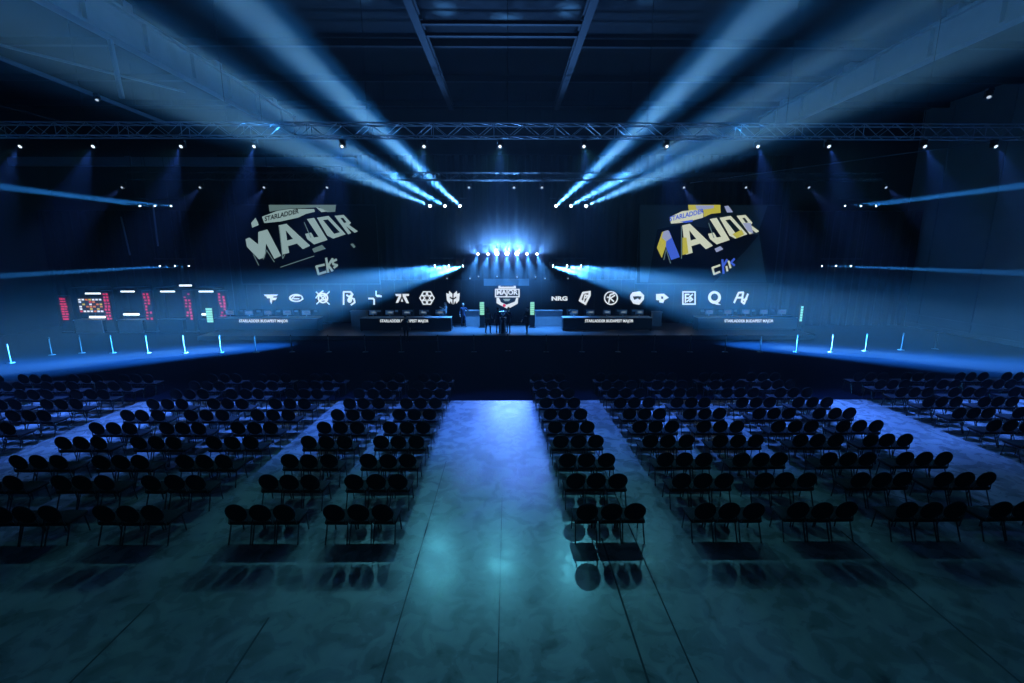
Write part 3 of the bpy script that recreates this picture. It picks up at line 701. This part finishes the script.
# mint green vertical light columns
for px, y0, y1, Y, nm in [(482, 302, 315, 32.4, 'left of the stage logo'), (532.3, 302, 315, 32.4, 'right of the stage logo'), (209.5, 308, 322.5, 31.2, 'at the left end of the outer left desk'), (801.5, 306, 321.5, 31.2, 'at the right end of the outer right desk')]:
    a, b = at(px-2.1, y1, Y), at(px+2.1, y0, Y)
    e = thing('light_tower', 'mint green glowing upright light column %s' % nm, 'light column', ((a.x+b.x)/2, Y, DZ if abs(px-508) < 100 else 0))
    bz = e.location.z; h = b.z-bz; w_ = b.x-a.x
    bm = nb(); box(bm, (0, .06, h/2), (w_+.05, .1, h)); box(bm, (0, .06, .02), (w_+.2, .35, .04)); obj('casing', bm, M['black'], e)
    bm = nb(); n_ = 6; z0 = a.z-bz
    for k in range(n_): box(bm, (0, 0, z0+(h-z0)*(k+.5)/n_), (w_, .03, (h-z0)/n_*.86))
    obj('diffuser', bm, M['green_e'], e)

# trophy on pedestal
p = at(503, 329, 30.3); e = thing('trophy_pedestal', 'dark pedestal in the middle of the stage', 'pedestal', (p.x, 30.3, DZ))
bm = nb(); lathe(bm, [(.30, 0), (.30, .06), (.2, .1), (.18, .95), (.26, 1.0), (.26, 1.05)], 6); obj('column', bm, M['deskblack'], e)
e = thing('silver_trophy', 'pale silver cup standing on the stage pedestal', 'trophy', (p.x, 30.3, DZ+1.052))
bm = nb(); lathe(bm, [(.12, 0), (.12, .04), (.03, .08), (.04, .16), (.15, .26), (.20, .42), (.18, .42), (.14, .28)], 16); obj('cup', bm, M['chrome'], e, True)
for s in (-1, 1):
    bm = nb(); tube(bm, [(s*.14, 0, .26), (s*.25, 0, .32), (s*.24, 0, .4), (s*.18, 0, .4)], .012); obj('handle', bm, M['chrome'], e)

# ------------------------------------------------------------------ people
def person(loc, face, label, top, legs, pose=0, hold=None, scale=1.0):
    """one continuous skinned body; face = heading angle about z (0 looks toward -y)"""
    V = []; E = []; R = []
    def add(p, r, par=None):
        V.append(p); R.append(r)
        if par is not None: E.append((par, len(V)-1))
        return len(V)-1
    pel = add((0, 0, .95), (.15, .11)); ab = add((0, .0, 1.12), (.135, .095), pel); ch = add((0, .01, 1.33), (.165, .11), ab)
    nk = add((0, .01, 1.49), (.055, .055), ch); hd0 = add((0, -.005, 1.57), (.07, .08), nk); hd1 = add((0, -.01, 1.67), (.078, .095), hd0); add((0, 0, 1.755), (.055, .065), hd1)
    add((0, -.12, 1.645), (.012, .014), hd1)
    for s in (-1, 1):
        add((s*.088, 0, 1.655), (.012, .02), hd1)
        st_ = .12 if pose in (1, 3) else .03
        hip = add((s*.09, 0, .86), (.092, .095), pel); kn = add((s*.10, -s*st_*.8-.02, .50), (.058, .06), hip); an = add((s*.11, -s*st_+.02, .09), (.038, .042), kn)
        add((s*.12, -s*st_-.12, .035), (.04, .028), an)
        sh = add((s*.19, .01, 1.40), (.06, .06), ch)
        if pose == 0: el, wr, dr = (s*.25, .02, 1.13), (s*.26, -.06, .88), (0, -.02, -1)
        elif pose == 1: el, wr, dr = (s*.25, -.04, 1.13), (s*.16, -.26, 1.08), (-s*.2, -1, 0)
        elif pose == 2: el, wr, dr = (s*.27, -.10, 1.18), (s*.14, -.30, 1.34), (-s*.3, -.8, .5)
        else: el, wr, dr = ((s*.27, .03, 1.13), (s*.32, -.12, .93), (0, -.4, -.9)) if s < 0 else ((s*.28, -.12, 1.2), (s*.22, -.36, 1.25), (0, -1, .1))
        el = add(el, (.045, .045), sh); wr_ = add(wr, (.028, .028), el)
        dv = Vector(dr).normalized(); side = dv.cross(Vector((s, 0, 0)));
        side = side.normalized() if side.length > .1 else Vector((0, 0, 1))
        wv = Vector(wr); pm = wv+dv*.07; palm = add(tuple(pm), (.036, .022), wr_)
        for q in (-1.5, -.5, .5, 1.5):
            L_ = .075 if abs(q) < 1 else .06
            k1 = add(tuple(pm+dv*.045+side*q*.019), (.0085, .0085), palm); add(tuple(pm+dv*(.045+L_)+side*q*.021-Vector((s*.015, 0, 0))), (.007, .007), k1)
        th = add(tuple(wv+dv*.035+side*.035), (.010, .010), wr_); add(tuple(wv+dv*.085+side*.055), (.008, .008), th)
    me = bpy.data.meshes.new('body'); me.from_pydata(V, E, []); o = bpy.data.objects.new('body', me); C.objects.link(o)
    md = o.modifiers.new('k', 'SKIN'); sb = o.modifiers.new('s', 'SUBSURF'); sb.levels = 1; sb.render_levels = 1
    for i, r in enumerate(R): me.skin_vertices[0].data[i].radius = r; me.skin_vertices[0].data[i].use_root = (i == 0)
    dg = bpy.context.evaluated_depsgraph_get(); m2 = bpy.data.meshes.new_from_object(o.evaluated_get(dg))
    bpy.data.objects.remove(o)
    m2.materials.clear()
    for k in (M['skin'], M[top], M[legs], M['black']): m2.materials.append(k)
    hands = [Vector(V[i]) for i in range(len(V)) if R[i] == (.036, .022)]
    for p_ in m2.polygons:
        c = p_.center; p_.use_smooth = True
        if c.z > 1.50: i = 0
        elif any((c-h).length < .13 for h in hands): i = 0
        elif c.z < .10: i = 3
        elif c.z < .96 and abs(c.x) < .22: i = 2
        else: i = 1
        p_.material_index = i
    e = thing('person', label, 'person', loc, face)
    e.scale = (scale,)*3
    obj('body', m2, None, e)
    bm = nb(); bmesh.ops.create_uvsphere(bm, u_segments=14, v_segments=10, radius=1, matrix=T((0, .018, 1.69)) @ Matrix.Diagonal((.092, .108, .098, 1)))
    bmesh.ops.delete(bm, geom=[v for v in bm.verts if v.co.z < 1.60 or (v.co.y < -.045 and v.co.z < 1.735)], context='VERTS')
    h_ = obj('hair', bm, M['hair'], e, True); md = h_.modifiers.new('s', 'SOLIDIFY'); md.thickness = .012
    for s in (-1, 1):
        bm = nb(); bmesh.ops.create_uvsphere(bm, u_segments=8, v_segments=6, radius=.011, matrix=Matrix.Translation((s*.032, -.098, 1.675))); obj('eye', bm, M['black'], e)
    bm = nb(); box(bm, (0, -.098, 1.605), (.045, .012, .008)); obj('mouth', bm, M['red_lip'] if 'red_lip' in M else M['skin'], e)
    return e
M['red_lip'] = mat('lips', (.35, .12, .10), .5)
def onfloor(px, Y, z): return (at(px, 320, Y).x, Y, z)
person(onfloor(488, 29.9, DZ), .6, 'person in black on stage, leftmost of the central group, arms bent forward', 'cloth_grey', 'cloth_black', 1)
person(onfloor(498, 30.0, DZ), PI*.9, 'person in dark clothes standing just left of the trophy pedestal', 'cloth_navy', 'cloth_black', 0)
person(onfloor(508.5, 30.0, DZ), -.4, 'person in navy standing just right of the trophy pedestal', 'cloth_navy', 'cloth_jeans', 2)
person(onfloor(527, 29.8, DZ), -.7, 'person in black alone at the right of centre stage, one arm raised', 'cloth_black', 'cloth_black', 3)
person(onfloor(463.5, 32.7, DZ), .5, 'person walking in front of the LED wall beside the inner left desk', 'cloth_navy', 'cloth_jeans', 3)
person(onfloor(446, 33.2, DZ), -1.2, 'person in white shirt behind the right end of the inner left desk', 'cloth_white', 'cloth_black', 2)
person(onfloor(405.5, 28.7, .006), PI, 'person in black standing on the carpet in front of the inner left desk', 'cloth_black', 'cloth_black', 0)

# ------------------------------------------------------------------ broadcast booths at far left
BY = 32.6
bx = [66, 109, 149, 189, 223]
for k, px in enumerate(bx):
    zt = at(px, 290 if k else 295, BY).z; x = at(px+3, 305, BY).x
    e = thing('led_tower', 'red-lit LED pillar between the broadcast bays, %s from the left' % ORD[k], 'led pillar', (x, BY-.3, 0))
    bm = nb(); box(bm, (0, .05, zt/2), (.62, .3, zt), bevel=.02); box(bm, (0, .05, .05), (.8, .5, .1)); obj('casing', bm, M['black'], e)
    bm = nb(); n_ = 9
    for j in range(n_):
        for i in range(2):
            if random.random() < (1.0 if k < 2 else .85): box(bm, (-.12+.24*i+random.uniform(-.04, .04), -.105, .9+(zt-1.05)*(j+.5)/n_), (.14 if k else .2, .012, (zt-1.05)/n_*random.uniform(.4, .8)))
    obj('led_strip', bm, M['red_e'], e)
bars = [(0, 93, 293.5, 15), (1, 127.5, 291.5, 13), (2, 167.5, 291.5, 14), (3, 206, 291.5, 14)]
for k in range(4):
    xa, xb = at(bx[k]+9, 305, BY).x+.2, at(bx[k+1]-3, 305, BY).x-.1; cx = (xa+xb)/2; L = xb-xa
    e = thing('broadcast_bay', 'dark broadcast bay with lit counter, %s from the left' % ORD[k], 'booth', (cx, BY, 0))
    zt = 3.1
    bm = nb(); box(bm, (0, .8, zt/2), (L, .1, zt)); obj('back_panel', bm, M['ledoff'], e)
    bm = nb(); box(bm, (0, .2, zt+.05), (L, 1.2, .1)); obj('canopy', bm, M['black'], e)
    bm = nb(); box(bm, (0, -.45, .45), (L, .08, .88)); box(bm, (0, -.2, .92), (L+.06, .7, .06), bevel=.01); obj('counter', bm, M['lightgrey'] if k < 2 else M['deskblack'], e)
    inv = Vector((cx, BY, 0))
    _, px, py, w_ = bars[k]
    a, b = at(px-w_/2, py, BY-.35)-inv, at(px+w_/2, py, BY-.35)-inv
    bm = nb(); rod(bm, (a.x, -.35, a.z), (b.x, -.35, b.z), .055); obj('tube_light', bm, M['tube_e'], e)
    lower = {0: (98, 317, 15), 1: (132, 314.3, 15), 3: (206, 314.3, 7)}.get(k)
    if lower:
        a, b = at(lower[0]-lower[2]/2, lower[1], BY-.5)-inv, at(lower[0]+lower[2]/2, lower[1], BY-.5)-inv
        bm = nb(); rod(bm, (a.x, -.55, a.z), (b.x, -.55, b.z), .08); obj('counter_light', bm, M['tube_e'], e)
a = at(185.5, 285.5, BY-.3); bm = nb(); rod(bm, (a.x-.42, a.y, a.z), (a.x+.42, a.y, a.z), .06); e = thing('hanging_tube_light', 'white tube light hanging above the third and fourth broadcast bays', 'light'); obj('tube', bm, M['tube_e'], e)
for dx in (-.35, .35):
    bm = nb(); rod(bm, (a.x+dx, a.y, a.z+.05), (a.x+dx, a.y, 15.99), .01, seg=5); obj('cable', bm, M['black'], e)
# multicolour tile screen
a, b = at(80, 312.5, BY+.2), at(105, 298.5, BY+.2)
e = thing('tile_screen', 'screen filled with a grid of white, orange and yellow tiles', 'screen', ((a.x+b.x)/2, BY+.2, (a.z+b.z)/2))
w_, h_ = b.x-a.x, b.z-a.z
bm = nb(); box(bm, (0, .05, 0), (w_+.12, .08, h_+.12)); obj('bezel', bm, M['black'], e)
tm = [emi('tile_white', (.9, .95, 1), .9), emi('tile_orange', (.9, .25, .05), .8), emi('tile_yellow', (.85, .65, .08), .8), emi('tile_red', (.8, .05, .06), .8), emi('tile_dark', (.01, .02, .05), .5)]
bm = nb()
for i in range(8):
    for j in range(6):
        n0 = len(bm.faces); box(bm, (-w_/2+w_*(i+.5)/8, 0, -h_/2+h_*(j+.5)/6), (w_/8*.72, .01, h_/6*.7)); bm.faces.ensure_lookup_table()
        c_ = 0 if (j == 0 or i in (0, 7) or j == 5) and random.random() < .6 else random.choice([1, 2, 3, 4, 0, 4])
        for f in bm.faces[n0:]: f.material_index = c_
obj('display', bm, tm, e)
bm = nb(); rod(bm, (0, .1, -h_/2), (0, .1, -a.z*0-((a.z+b.z)/2)+.98), .03); obj('stand', bm, M['black'], e)
# hanging poles
for (x0, y0, x1, y1, nm) in [(121, 217, 130, 255, 'left'), (153, 206, 158, 246, 'right')]:
    bm = nb(); rod(bm, at(x0, y0, 32), at(x1, y1, 31.4), .05); tag(obj('hanging_pole', bm, M['girder']), 'thin leaning pole before the left drape, the %s of two' % nm, 'pole')
p = at(989, 97, 18); fixture(p, p+Vector((-1, -2, -3)), 'small pale lamp alone high up at the right', 'lens_dim', .8, None, 'flood_spotlight')
p = at(97, 100, 18); fixture(p, p+Vector((1, -2, -3)), 'small pale lamp alone high up at the left', 'lens_dim', .6, None, 'flood_spotlight')
